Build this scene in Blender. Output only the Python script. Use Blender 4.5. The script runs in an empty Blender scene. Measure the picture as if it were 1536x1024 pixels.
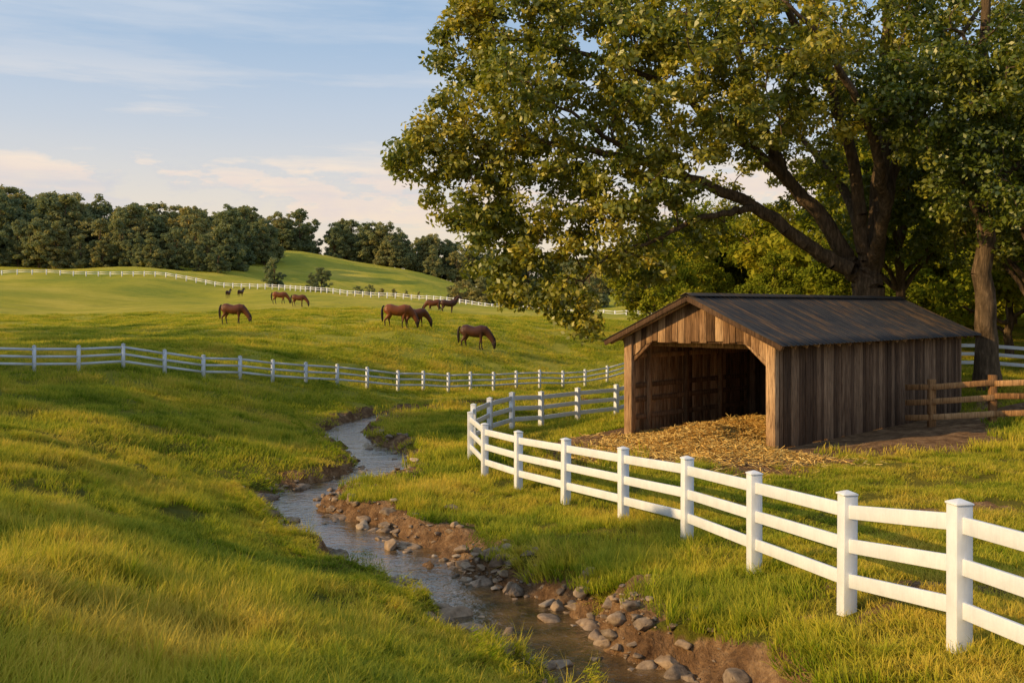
import bpy, bmesh, math, random
import numpy as np
from mathutils import Vector, Matrix
random.seed(7); RNG=np.random.default_rng(7)
scene=bpy.context.scene
# ------------------------------------------------------------------ helpers
def link(o):
    scene.collection.objects.link(o); return o
def mesh_np(name,V,F,mat=None,smooth=False,fattr=None,vattr=None,mats=None,midx=None):
    me=bpy.data.meshes.new(name)
    V=np.asarray(V,dtype=np.float32)
    if isinstance(F,np.ndarray):
        m,k=F.shape
        me.vertices.add(len(V)); me.vertices.foreach_set('co',V.ravel())
        me.loops.add(m*k); me.loops.foreach_set('vertex_index',F.astype(np.int32).ravel())
        me.polygons.add(m)
        me.polygons.foreach_set('loop_start',np.arange(0,m*k,k,dtype=np.int32))
        try: me.polygons.foreach_set('loop_total',np.full(m,k,dtype=np.int32))
        except Exception: pass
        me.update(calc_edges=True); me.validate()
    else:
        me.from_pydata([tuple(map(float,v)) for v in V],[],[tuple(map(int,f)) for f in F]); me.update()
    if smooth: me.polygons.foreach_set('use_smooth',np.ones(len(me.polygons),dtype=bool))
    if fattr:
        for n,a in fattr.items():
            at=me.attributes.new(n,'FLOAT','FACE'); at.data.foreach_set('value',np.asarray(a,dtype=np.float32))
    if vattr:
        for n,a in vattr.items():
            at=me.attributes.new(n,'FLOAT','POINT'); at.data.foreach_set('value',np.asarray(a,dtype=np.float32))
    if mat: me.materials.append(mat)
    if mats:
        for m_ in mats: me.materials.append(m_)
        if midx is not None: me.polygons.foreach_set('material_index',np.asarray(midx,dtype=np.int32))
    return me
def obj(name,me,parent=None,loc=None):
    o=bpy.data.objects.new(name,me)
    link(o)
    if parent: o.parent=parent
    if loc is not None: o.location=loc
    return o
def _h(ix,iy,s):
    v=np.sin(ix*127.1+iy*311.7+s*74.7)*43758.5453
    return v-np.floor(v)
def vnoise(x,y,s=0):
    ix=np.floor(x); iy=np.floor(y); fx=x-ix; fy=y-iy
    fx=fx*fx*(3-2*fx); fy=fy*fy*(3-2*fy)
    a=_h(ix,iy,s);b=_h(ix+1,iy,s);c=_h(ix,iy+1,s);d=_h(ix+1,iy+1,s)
    return (a*(1-fx)+b*fx)*(1-fy)+(c*(1-fx)+d*fx)*fy
def fbm(x,y,s=0,o=4):
    t=0;a=.5;n=0
    for i in range(o):
        t=t+a*vnoise(x,y,s+i*3.1);n+=a;a*=.5;x=x*2.03+5.1;y=y*2.03+1.7
    return t/n
def sstep(a,b,x):
    t=np.clip((x-a)/(b-a),0,1); return t*t*(3-2*t)
# ------------------------------------------------------------------ material helper
class M:
    def __init__(s,name):
        s.m=bpy.data.materials.new(name); s.m.use_nodes=True; s.t=s.m.node_tree; s.t.nodes.clear()
        s.out=s.n('ShaderNodeOutputMaterial')
    def n(s,ty,**k):
        nd=s.t.nodes.new(ty)
        for a,b in k.items(): setattr(nd,a,b)
        return nd
    def l(s,a,b): s.t.links.new(a,b)
    def noise(s,scale,vec=None,detail=4,rough=.55,mscale=None):
        nd=s.n('ShaderNodeTexNoise'); nd.inputs['Scale'].default_value=scale; nd.inputs['Detail'].default_value=detail; nd.inputs['Roughness'].default_value=rough
        if vec is not None:
            if mscale:
                mp=s.n('ShaderNodeMapping'); mp.inputs['Scale'].default_value=mscale; s.l(vec,mp.inputs['Vector']); vec=mp.outputs[0]
            s.l(vec,nd.inputs['Vector'])
        return nd.outputs['Fac']
    def ramp(s,fac,stops):
        r=s.n('ShaderNodeValToRGB'); e=r.color_ramp.elements
        e[0].position=stops[0][0]; e[0].color=(*stops[0][1],1)
        e[1].position=stops[-1][0]; e[1].color=(*stops[-1][1],1)
        for p,c in stops[1:-1]:
            q=e.new(p); q.color=(*c,1)
        s.l(fac,r.inputs[0]); return r.outputs[0]
    def mix(s,f,a,b,mode='MIX'):
        m=s.n('ShaderNodeMix',data_type='RGBA',blend_type=mode)
        for sock,v in ((m.inputs[0],f),(m.inputs[6],a),(m.inputs[7],b)):
            if isinstance(v,bpy.types.NodeSocket): s.l(v,sock)
            elif isinstance(v,(int,float)): sock.default_value=v
            else: sock.default_value=(*v,1)
        return m.outputs[2]
    def math(s,op,a,b=0.0,clamp=False):
        m=s.n('ShaderNodeMath',operation=op,use_clamp=clamp)
        for i,v in enumerate((a,b)):
            if isinstance(v,bpy.types.NodeSocket): s.l(v,m.inputs[i])
            else: m.inputs[i].default_value=v
        return m.outputs[0]
    def attr(s,name):
        a=s.n('ShaderNodeAttribute',attribute_name=name); return a.outputs['Fac']
    def bump(s,h,strength=.5,dist=.02):
        b=s.n('ShaderNodeBump'); b.inputs['Strength'].default_value=strength; b.inputs['Distance'].default_value=dist
        s.l(h,b.inputs['Height']); return b.outputs[0]
    def pbr(s,col,rough=.8,metal=0,spec=.3,bump=None):
        p=s.n('ShaderNodeBsdfPrincipled')
        if isinstance(col,bpy.types.NodeSocket): s.l(col,p.inputs['Base Color'])
        else: p.inputs['Base Color'].default_value=(*col,1)
        if isinstance(rough,bpy.types.NodeSocket): s.l(rough,p.inputs['Roughness'])
        else: p.inputs['Roughness'].default_value=rough
        p.inputs['Metallic'].default_value=metal; p.inputs['Specular IOR Level'].default_value=spec
        if bump is not None: s.l(bump,p.inputs['Normal'])
        return p
    def fin(s,sh):
        s.l(sh if isinstance(sh,bpy.types.NodeSocket) else sh.outputs[0],s.out.inputs[0]); return s.m
def leafmat(name,stops,trans=.35,gl=.06,sc=.35):
    m=M(name)
    oi=m.n('ShaderNodeObjectInfo'); geo=m.n('ShaderNodeNewGeometry')
    t=m.attr('tone')
    nz=m.noise(sc,geo.outputs['Position'],2)
    f=m.math('ADD',m.math('MULTIPLY',t,.65),m.math('MULTIPLY',m.math('SUBTRACT',nz,.5),.9))
    f=m.math('ADD',f,m.math('MULTIPLY',oi.outputs['Random'],.3),True)
    c=m.ramp(f,stops)
    d=m.n('ShaderNodeBsdfDiffuse'); m.l(c,d.inputs[0])
    tr=m.n('ShaderNodeBsdfTranslucent'); c2=m.mix(1.0,c,(1.25,1.15,.55),'MULTIPLY'); m.l(c2,tr.inputs[0])
    mx=m.n('ShaderNodeMixShader'); mx.inputs[0].default_value=trans; m.l(d.outputs[0],mx.inputs[1]); m.l(tr.outputs[0],mx.inputs[2])
    if gl<=0: return m.fin(mx)
    g=m.n('ShaderNodeBsdfGlossy'); g.inputs['Roughness'].default_value=.45; g.inputs[0].default_value=(.9,.9,.8,1)
    m2=m.n('ShaderNodeMixShader'); m2.inputs[0].default_value=gl; m.l(mx.outputs[0],m2.inputs[1]); m.l(g.outputs[0],m2.inputs[2])
    return m.fin(m2)
mat_leaf=leafmat('oak_leaf',[(0,(.045,.072,.008)),(.35,(.11,.15,.014)),(.7,(.28,.275,.026)),(1,(.56,.44,.045))],.4,.05)
mat_leaf_bg=leafmat('woodland_leaf',[(0,(.08,.115,.012)),(.5,(.2,.225,.02)),(1,(.48,.4,.04))],.38,0)
mat_leaf_far=leafmat('distant_leaf_hazed',[(0,(.12,.165,.105)),(.5,(.22,.25,.125)),(1,(.5,.4,.15))],.35,0,.03)  # pale bluish greens: distance haze painted into the leaf colour
def barkmat():
    m=M('bark'); g=m.n('ShaderNodeNewGeometry'); n1=m.noise(2.2,g.outputs['Position'],8,.7,(4,4,.7))
    c=m.ramp(n1,[(.3,(.035,.024,.016)),(.55,(.13,.09,.055)),(.75,(.3,.2,.13))])
    return m.fin(m.pbr(c,.95,0,.1,m.bump(n1,1.0,.12)))
mat_bark=barkmat()
# ------------------------------------------------------------------ stream + terrain height
S=np.array([(2.9,6.0,-.2),(2.1,8.5,-.25),(1.55,10.2,-.28),(1.03,11.67,-.31),(.28,13.2,-.34),(-.3,14.4,-.37),(-1.05,15.6,-.4),(-1.66,16.7,-.43),(-2.74,18.3,-.47),(-3.53,19.7,-.5),(-4.35,21.4,-.53),
 (-5.1,23.1,-.56),(-4.95,24.5,-.58),(-4.2,25.9,-.61),(-3.66,28.1,-.64),(-3.93,30.4,-.67),(-5.1,33.4,-.7),(-6.15,36.4,-.74),(-6.4,38.7,-.77),(-5.9,42,-.8),(-4.1,46,-.84),(-1,48.5,-.88),(3,50,-.95),(8,53,-1.1)])
def catmull(P,n=12):
    P=np.asarray(P,float); Q=np.vstack([2*P[0]-P[1],P,2*P[-1]-P[-2]]); out=[]
    for i in range(1,len(Q)-2):
        for k in range(n):
            t=k/n
            out.append(.5*((2*Q[i])+(-Q[i-1]+Q[i+1])*t+(2*Q[i-1]-5*Q[i]+4*Q[i+1]-Q[i+2])*t*t+(-Q[i-1]+3*Q[i]-3*Q[i+1]+Q[i+2])*t**3))
    out.append(P[-1]); return np.array(out)
SC=catmull(S,10)
ST=np.gradient(SC[:,:2],axis=0); ST/=np.linalg.norm(ST,axis=1)[:,None]
SHW=.44+.36*vnoise(np.arange(len(SC))*.25,np.zeros(len(SC)),3)
FRONT=[(4.75,4.4,1.15),(4.45,6.75,1.0),(4.09,9.1,.83),(3.77,11.2,.59),(3.31,13.6,.37),(2.85,16.2,.11),(2.08,18.6,-.04),(1.13,20.9,-.13),(.15,23.3,-.22),(-.70,25.6,-.27),(-1.18,28.3,-.31),(-1.2,31,-.38),(-.75,33.6,-.43),(.0,35.8,-.48),(1.1,37.6,-.53),(2.6,39.4,-.53),(4.3,41.0,-.45)]
MID=[(-25.5,34.5,1.75),(-22.5,37.3,1.7),(-20.9,38.8,1.6),(-19.2,40,1.51),(-17.85,41,1.42),(-16.4,42,1.30),(-15.0,43,1.12),(-13.7,44.2,.95),(-12.4,45.4,.75),(-11.2,46.6,.54),(-9.9,47.8,.35),(-8.6,49,.13),(-7.3,50.2,-.10),(-5.9,51.5,-.33),(-4.7,52.8,-.48),(-3.45,54,-.6),(-2.3,55.2,-.7),(-1.05,56.5,-.8),(.25,58,-.85),(1.65,59.3,-.9),(3.1,60.6,-.95),(4.55,62,-1.0),(6.1,63.8,-1.0),(7.8,65.5,-1.0)]
FAR=[(-175,235,13.5),(-123,240,11.5),(-86,240,11),(-57,230,8.2),(-39.5,220,6.5),(-18,210,4.7),(-1,200,3.2),(20.7,180,2.3),(45,165,2.6)]
CP=FRONT[::2]+MID[::2]+FAR+[
 (2.6,11.5,.28),(1.9,13.5,.16),(.7,16,.02),(-.4,18,-.08),(-1.8,20,-.18),(-2.9,22.3,-.25),(-2.5,25,-.3),(-2.1,28,-.35),(-2.5,31,-.4),(-3.7,34.5,-.45),(-4.6,38,-.5),(-3,42,-.55),
 (.2,10,.15),(-.2,11.7,-.02),(-1.5,13.6,-.06),(-2.6,15.4,-.1),(-3.7,17.2,-.14),(-4.9,19,-.18),(-6.1,21.3,-.2),(-6.9,24,-.22),(-6,26.5,-.28),(-5,28.7,-.34),(-5.5,31,-.38),(-6.7,33.5,-.42),(-7.8,36.5,-.42),(-8,40,-.4),
 (-3,9,.95),(-1.7,7.5,1.12),(-.4,9,.5),(-4.4,8.5,1.5),(-3,12,.55),(-6,12,1.1),(-6,16,.58),(-8,20,.5),(-12,22,1.15),(-12,16,1.45),(-11,27,.76),(-9,30,.02),(-12,34,.4),(-16,34,.95),(-18,28,1.35),(-10,41,.0),(-22,22,2.0),(-10,6,2.2),
 (0,0,2.0),(-2,4,1.75),(1.5,4,1.3),(3.3,8,.65),(0,-10,2.5),(-10,-10,3),(10,-10,1.6),(8,3,1.2),(20,0,1.4),
 (5.5,20,.3),(6.5,24,.4),(3.3,28,.36),(2,31,-.05),(10,40,.5),(10,50,.2),(14,25,.6),(10,18,.55),(7,11,.8),(12,10,1.0),(15,33,.75),(15,40,.9),(17,36,1.1),(23,45,1.0),(30,60,1.5),(25,90,2),(60,150,4),(100,250,10),(25,30,1.3),(30,20,1.6),
 (-2.6,70,1.05),(-8.3,75,2.2),(-22.3,80,2.7),(-8.3,120,3.1),(-30,130,3.5),(1.6,150,2.9),(-58.8,205,6.3),(-85,190,7),(-56,110,2.6),(-31,60,1.9),(-28,75,2.2),(8,90,1.6),(15,75,.8),(-60,60,4),(-100,120,7),
 (-104,380,26),(-76,380,24.4),(-41.6,370,17.6),(-16,350,9.9),(-90,460,24),(-40,460,18),(0,400,8),(40,400,9),(100,400,12),(-147,330,18.8),(-220,380,24),(-100,300,15),(-70,300,12),(-40,300,8.5),(-8,300,4.6),(-250,300,20),(250,400,18)]
CP=np.array(CP,float)
def wrp(x,y):
    yy=np.clip(y,-8,470)+12
    return np.clip(x/yy,-1.4,1.4)*3.0, np.log(yy), yy
cu,cv,cyy=wrp(CP[:,0],CP[:,1]); cw=CP[:,2]/cyy
def tps(r2): return .5*r2*np.log(r2+1e-9)
n=len(CP); K=tps((cu[:,None]-cu)**2+(cv[:,None]-cv)**2)+np.eye(n)*2e-4
Pm=np.stack([np.ones(n),cu,cv],1); A=np.block([[K,Pm],[Pm.T,np.zeros((3,3))]])
sol=np.linalg.solve(A,np.concatenate([cw,np.zeros(3)]))
def base_h(x,y):
    out=np.empty(len(x))
    for i in range(0,len(x),20000):
        u,v,yy=wrp(x[i:i+20000],y[i:i+20000])
        k=tps((u[:,None]-cu)**2+(v[:,None]-cv)**2)
        out[i:i+20000]=(k@sol[:n]+sol[n]+sol[n+1]*u+sol[n+2]*v)*yy
    return out
A46=math.radians(46); SX,SY,SZ=6.65,25.0,.40; SL,SW=12.5,4.7
ca,sa=math.cos(A46),math.sin(A46)
def shed_local(x,y): return (x-SX)*ca+(y-SY)*sa, -(x-SX)*sa+(y-SY)*ca
def stream_info(x,y):
    d=np.full(len(x),99.);sg=np.ones(len(x));wz=np.zeros(len(x));hw=np.full(len(x),.6)
    near=(x>-14)&(x<16)&(y>2)&(y<62); ii=np.where(near)[0]
    for s in range(0,len(ii),8000):
        j=ii[s:s+8000]
        D=(x[j][:,None]-SC[:,0])**2+(y[j][:,None]-SC[:,1])**2
        k=D.argmin(1); d[j]=np.sqrt(D[np.arange(len(j)),k])
        rx=x[j]-SC[k,0]; ry=y[j]-SC[k,1]; sg[j]=np.sign(rx*ST[k,1]-ry*ST[k,0]); wz[j]=SC[k,2]; hw[j]=SHW[k]
    return d,sg,wz,hw
def terrain(x,y):
    x=np.asarray(x,float).ravel();y=np.asarray(y,float).ravel()
    h=base_h(x,y)
    dist=np.hypot(x,y)
    h=h+(fbm(x*.5,y*.5,1,3)-.5)*.22*np.clip(dist/14,.5,1.6)+(fbm(x*.11,y*.11,5,2)-.5)*.6*sstep(20,70,dist)+(fbm(x*.03,y*.03,15,2)-.5)*3.0*sstep(70,200,dist)+(vnoise(x*1.9,y*1.9,8)-.5)*.07*(dist<60)
    h=h+(fbm(x*.42+.25*y,y*.30-.1*x,55,2)-.5)*.42*sstep(-3.5,-7.5,x)*(1-sstep(36,44,y))*sstep(5,9,y)
    h=h+(vnoise(x*1.1,y*1.1,58)-.5)*.13*(x<-2.5)*sstep(6,9,y)*(1-sstep(30,40,y))
    d,sg,wz,hw=stream_info(x,y)
    h=np.where(d<5,np.maximum(h,wz+.26),h)
    nz=fbm(x*1.3,y*1.3,11,3)
    hw2=hw+(nz-.5)*.8
    bw=np.where(sg>0,.3+.7*nz,.3+.7*nz)
    t=np.clip((d-hw2)/bw,0,1); t=t*t*(3-2*t)
    bed=wz-.12+ (vnoise(x*4,y*4,2)-.5)*.2
    h2=bed*(1-t)+h*t
    lip=np.exp(-((d-hw2-bw-.15)/.3)**2)*.12*(vnoise(x*1.7,y*1.7,77))*(sg>0)
    h=np.where(d<5,h2+lip,h)
    # shed pad
    lx,ly=shed_local(x,y); dd=np.maximum(np.maximum(-lx,lx-SL),np.maximum(-ly,ly-SW))
    t=1-sstep(.2,2.6,dd); h=h*(1-t)+SZ*t
    # soil mask
    nb=fbm(x*.9,y*.9,21,4)
    patch=sstep(.38,.55,fbm(x*.75+3,y*.75,61,3))
    patch=np.where(y<12.3,patch*.25,patch)
    soil=np.where(d<5,1-sstep(.0,.3,(d-hw2-bw*np.where(sg>0,.4+.85*patch,.25+.5*patch)*(.5+.9*nb))),0)
    h=h+np.where((d<3)&(sg>0),soil*(fbm(x*3.2,y*3.2,91,3)-.5)*.2,0)
    pad=1-sstep(.7,1.6,dd+(nb-.5)*3.0-np.where(lx<3,.9,.0))
    fr=1-sstep(.6,1.1,np.hypot((lx+.6)/3.2,(ly-1.2)/4.0)+(nb-.5)*.7)
    rt=1-sstep(.6,1.1,np.hypot((lx-6)/8.,(ly+1.5)/2.4)+(nb-.5)*.9)
    soil=np.maximum(soil,np.maximum(pad,np.maximum(fr,rt)))
    sp=sstep(.66,.74,fbm(x*.7+9,y*.7,31,3))*((x>2)&(y<20)&(d<9)) ; soil=np.maximum(soil,sp*.8)
    return h,soil,d,sg
def H(x,y): return terrain(np.atleast_1d(x),np.atleast_1d(y))[0]
def axis(segs):
    o=[segs[0][0]]
    for a,b,s0,s1 in segs:
        p=a; 
        while p<b-1e-6:
            t=(p-a)/(b-a); st=s0*(s1/s0)**t; p=min(p+st,b); o.append(p)
    return np.array(o)
ax=axis([(-2600,-40,260,4),(-40,-9,1.6,.16),(-9,6,.11,.11),(6,40,.16,1.6),(40,2600,4,260)])
ay=axis([(-60,4,5,.25),(4,34,.11,.12),(34,60,.16,.5),(60,3500,.7,240)])
gx,gy=np.meshgrid(ax,ay); X=gx.ravel();Y=gy.ravel()
hz,soil,_,_=terrain(X,Y)
nx,ny=len(ax),len(ay); idx=np.arange(nx*ny).reshape(ny,nx)
F=np.stack([idx[:-1,:-1],idx[:-1,1:],idx[1:,1:],idx[1:,:-1]],-1).reshape(-1,4)
m=M('pasture_ground'); g=m.n('ShaderNodeNewGeometry'); P=g.outputs['Position']
n1=m.noise(.045,P,6,.65); n2=m.noise(.7,P,7,.7); n3=m.noise(14,P,4,.7); n4=m.noise(.35,P,5,.7,(.35,1.6,1))
c=m.ramp(n1,[(.36,(.24,.29,.024)),(.5,(.48,.42,.035)),(.62,(.74,.56,.09))])
c=m.mix(m.math('MULTIPLY',n2,.6),c,m.ramp(n2,[(.35,(.12,.18,.018)),(.7,(.56,.45,.05))]))
c=m.mix(m.ramp(n4,[(.48,(0,0,0)),(.7,(.55,.55,.55))]),c,(.13,.19,.02))
c=m.mix(.35,c,m.ramp(n3,[(.3,(.05,.09,.01)),(.7,(.48,.4,.06))]))
c=m.mix(m.attr('near_darken'),c,m.mix(1.0,c,(.42,.42,.45),'MULTIPLY'))  # ground colour multiplied darker towards the near field
s1=m.ramp(m.noise(3.1,P,9,.78),[(.3,(.055,.028,.015)),(.5,(.23,.13,.065)),(.66,(.44,.28,.15))])
sf=m.math('ADD',m.attr('soil'),m.math('MULTIPLY',m.math('SUBTRACT',m.noise(2.3,P,6,.7),.5),1.0),True)
sf=m.ramp(sf,[(.3,(0,0,0)),(.55,(1,1,1))])
c=m.mix(sf,c,s1)
hb=m.math('ADD',m.math('MULTIPLY',n3,.5),m.noise(4,P,7,.7))
mat_ground=m.fin(m.pbr(c,.95,0,.1,m.bump(hb,1.0,.2)))
ground=obj('ground',mesh_np('ground',np.stack([X,Y,hz],1),F,mat_ground,True,vattr={'soil':soil,'near_darken':1-sstep(24,52,Y)}))
# ------------------------------------------------------------------ water
W=[];WF=[]
NR=np.stack([ST[:,1],-ST[:,0]],1)
for i,(p,nn) in enumerate(zip(SC,NR)):
    for k in (-1,-.5,0,.5,1):
        W.append((p[0]+nn[0]*k*1.3,p[1]+nn[1]*k*1.3,p[2]))
for i in range(len(SC)-1):
    for k in range(4): a=i*5+k; WF.append((a,a+1,a+6,a+5))
m=M('stream_water'); g=m.n('ShaderNodeNewGeometry')
w1=m.noise(6,g.outputs['Position'],4,.6); w2=m.noise(1.2,g.outputs['Position'],2)
hb=m.math('ADD',w1,m.math('MULTIPLY',w2,1.5))
c=m.ramp(m.noise(2.5,g.outputs['Position'],4),[(.35,(.035,.024,.011)),(.65,(.13,.075,.03))])
p=m.pbr(c,.03,0,1.0,m.bump(hb,.45,.06)); p.inputs['IOR'].default_value=1.75
obj('stream_water',mesh_np('stream_water',np.array(W),np.array(WF)[:,::-1],m.fin(p),True))
# ------------------------------------------------------------------ rocks
bm=bmesh.new(); bmesh.ops.create_icosphere(bm,subdivisions=3,radius=1); icoV=np.array([v.co[:] for v in bm.verts]); icoF=np.array([[v.index for v in f.verts] for f in bm.faces]); bm.free()
def rock(c,size,rng):
    v=icoV.copy()
    for _ in range(14):
        nrm=rng.normal(size=3); nrm/=np.linalg.norm(nrm); cc=rng.uniform(.38,.8)
        e=np.maximum(0,v@nrm-cc); v-=e[:,None]*nrm
    v+= (fbm(v[:,0]*3+c[0]*7,v[:,1]*3+v[:,2]*2+c[1],4,2)-.5)[:,None]*v*.25
    sc=np.array([1,rng.uniform(.6,.95),rng.uniform(.38,.65)])*size
    a=rng.uniform(0,6.28); v=v*sc
    x=v[:,0]*math.cos(a)-v[:,1]*math.sin(a); y=v[:,0]*math.sin(a)+v[:,1]*math.cos(a)
    return np.stack([x,y,v[:,2]],1)+np.array(c)
RV=[];RF=[];RT=[];off=0
r=np.random.default_rng(3)
cl=[30,34,38,44,50,58,62,66,74,80,84,92,100,108,118,125,135,142,150,160]
for i in range(1500):
    k=int(np.clip(cl[r.integers(0,len(cl))]+r.normal()*4,20,178)); side=1 if r.random()<.66 else -1
    dd=SHW[k]*r.uniform(.7,1.1)+ (abs(r.normal())*.4 if side>0 else abs(r.normal())*.2)
    if r.random()<.07: dd*=.4
    px=SC[k,0]+NR[k,0]*dd*side; py=SC[k,1]+NR[k,1]*dd*side
    sz=np.clip(.06*np.exp(r.normal()*.75),.025,.24)
    hzz=H(px,py)[0]
    RV.append(rock((px,py,max(hzz,SC[k,2]-.06)+sz*.18),sz,r));RF.append(icoF+off);off+=len(icoV);RT+= [r.random()]*len(icoF)
m=M('river_stone'); g=m.n('ShaderNodeNewGeometry'); t=m.attr('tone'); n1=m.noise(9,g.outputs['Position'],6,.7)
c=m.mix(.5,m.ramp(t,[(0,(.09,.065,.045)),(.5,(.24,.16,.1)),(.8,(.36,.24,.14)),(1,(.42,.35,.27))]),m.ramp(n1,[(.35,(.06,.04,.028)),(.7,(.45,.34,.24))]))
mat_rock=m.fin(m.pbr(c,.8,0,.3,m.bump(n1,.6,.03)))
obj('stream_rocks',mesh_np('stream_rocks',np.vstack(RV),np.vstack(RF),mat_rock,False,fattr={'tone':RT}))
for (px,py,sz) in [(-5.3,21.2,.36),(-5.8,23.6,.42),(-1.95,18.5,.28),(-.85,14.1,.36),(-3.5,26.6,.27),(-4.9,20.2,.24),(-5.3,25.2,.32),(-1.75,15.5,.2),(.05,15.2,.3),(1.0,13.5,.34),(-2.8,20.2,.28),(-2.9,28.0,.24),(1.85,11.9,.2),(.35,14.6,.28),(-3.5,21.8,.25)]:
    zz=max(H(px,py)[0],-.6)+sz*.15
    me=mesh_np('rock',rock((0,0,0),sz,r),icoF,mat_rock,False,fattr={'tone':np.full(len(icoF),r.random())})
    obj('rock',me,loc=(px,py,zz))
# ------------------------------------------------------------------ scatter via geometry nodes
def scatter(name,pts,rot,scl,idx,objs):
    col=bpy.data.collections.new(name+'_source')
    for o in objs: col.objects.link(o)
    me=bpy.data.meshes.new(name); me.vertices.add(len(pts)); me.vertices.foreach_set('co',np.asarray(pts,np.float32).ravel())
    a=me.attributes.new('rot','FLOAT_VECTOR','POINT'); a.data.foreach_set('vector',np.asarray(rot,np.float32).ravel())
    a=me.attributes.new('scl','FLOAT_VECTOR','POINT'); a.data.foreach_set('vector',np.asarray(scl,np.float32).ravel())
    a=me.attributes.new('idx','INT','POINT'); a.data.foreach_set('value',np.asarray(idx,np.int32))
    me.update(); o=obj(name,me)
    ng=bpy.data.node_groups.new(name,'GeometryNodeTree')
    ng.interface.new_socket('Geometry',in_out='INPUT',socket_type='NodeSocketGeometry'); ng.interface.new_socket('Geometry',in_out='OUTPUT',socket_type='NodeSocketGeometry')
    N=ng.nodes; gi=N.new('NodeGroupInput'); go=N.new('NodeGroupOutput'); ip=N.new('GeometryNodeInstanceOnPoints'); ci=N.new('GeometryNodeCollectionInfo')
    ci.inputs['Collection'].default_value=col; ci.inputs['Separate Children'].default_value=True; ci.inputs['Reset Children'].default_value=True
    def na(nm,ty):
        q=N.new('GeometryNodeInputNamedAttribute'); q.data_type=ty; q.inputs['Name'].default_value=nm; return q.outputs['Attribute']
    L=ng.links
    L.new(gi.outputs[0],ip.inputs['Points']); L.new(ci.outputs[0],ip.inputs['Instance']); ip.inputs['Pick Instance'].default_value=True
    L.new(na('idx','INT'),ip.inputs['Instance Index']); L.new(na('rot','FLOAT_VECTOR'),ip.inputs['Rotation']); L.new(na('scl','FLOAT_VECTOR'),ip.inputs['Scale'])
    L.new(ip.outputs[0],go.inputs[0])
    md=o.modifiers.new('scatter','NODES'); md.node_group=ng
    return o
# ------------------------------------------------------------------ grass
def grassmat():
    m=M('grass_blade'); geo=m.n('ShaderNodeNewGeometry'); z=m.attr('hgt'); t=m.attr('tone')
    n1=m.noise(.3,geo.outputs['Position'],3,.6); n0=m.noise(2.1,geo.outputs['Position'],2,.6)
    f=m.math('ADD',m.math('MULTIPLY',t,.4),m.math('MULTIPLY',m.math('SUBTRACT',n1,.37),2.4)); f=m.math('ADD',f,m.math('MULTIPLY',m.math('SUBTRACT',n0,.42),.9),True)
    c=m.ramp(f,[(0,(.1,.2,.013)),(.35,(.27,.36,.017)),(.65,(.57,.51,.032)),(1,(.84,.58,.09))])
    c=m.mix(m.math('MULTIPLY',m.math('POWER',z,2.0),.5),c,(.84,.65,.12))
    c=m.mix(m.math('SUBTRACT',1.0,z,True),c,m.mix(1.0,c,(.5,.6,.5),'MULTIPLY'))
    d=m.n('ShaderNodeBsdfDiffuse'); m.l(c,d.inputs[0]); tr=m.n('ShaderNodeBsdfTranslucent'); m.l(c,tr.inputs[0])
    mx=m.n('ShaderNodeMixShader'); mx.inputs[0].default_value=.42; m.l(d.outputs[0],mx.inputs[1]); m.l(tr.outputs[0],mx.inputs[2])
    return m.fin(mx)
mat_grass=grassmat()
def tuft(seed,nb,rad,h,w,lean):
    r=np.random.default_rng(seed); V=[];F=[];T=[];Hh=[]
    for b in range(nb):
        a=r.uniform(0,6.283); rr=rad*math.sqrt(r.random()); bx,by=rr*math.cos(a),rr*math.sin(a)
        hl=.5+1.0*vnoise(np.array(bx*8+seed*3.),np.array(by*8.),2)
        d=r.uniform(0,6.283); L=h*r.uniform(.5,1.1)*hl; ln=lean*r.uniform(.2,1.2); ww=w*r.uniform(.6,1.3)
        if r.random()<.03: L*=1.5; ww*=.6
        dx,dy=math.cos(d),math.sin(d); sx,sy=-dy,dx; o=len(V)
        for k,t in enumerate((0,.35,.7)):
            c=(bx+dx*ln*L*t*t,by+dy*ln*L*t*t,L*t*(1-.25*ln*t)-.03); wk=ww*(1,.85,.5)[k]*.5
            V+=[(c[0]-sx*wk,c[1]-sy*wk,c[2]),(c[0]+sx*wk,c[1]+sy*wk,c[2])]; Hh+=[t,t]
        V.append((bx+dx*ln*L,by+dy*ln*L,L*(1-.25*ln)-.03)); Hh.append(1)
        F+=[(o,o+1,o+3,o+2),(o+2,o+3,o+5,o+4),(o+4,o+5,o+6)]; T+=[r.random()]*3
    me=mesh_np('grass_tuft',V,F,mat_grass,False,fattr={'tone':T},vattr={'hgt':Hh})
    return bpy.data.objects.new('grass_tuft',me)
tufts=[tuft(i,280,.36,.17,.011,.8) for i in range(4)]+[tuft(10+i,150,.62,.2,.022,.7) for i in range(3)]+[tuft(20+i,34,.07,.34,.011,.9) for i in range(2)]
bands=[(3.5,9,13,0),(9,15,10,0),(15,24,6.5,0),(24,38,4.2,1),(38,62,2.2,1),(62,120,.8,1)]
PT=[];RO=[];SCL=[];IX=[]
r=np.random.default_rng(5)
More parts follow.
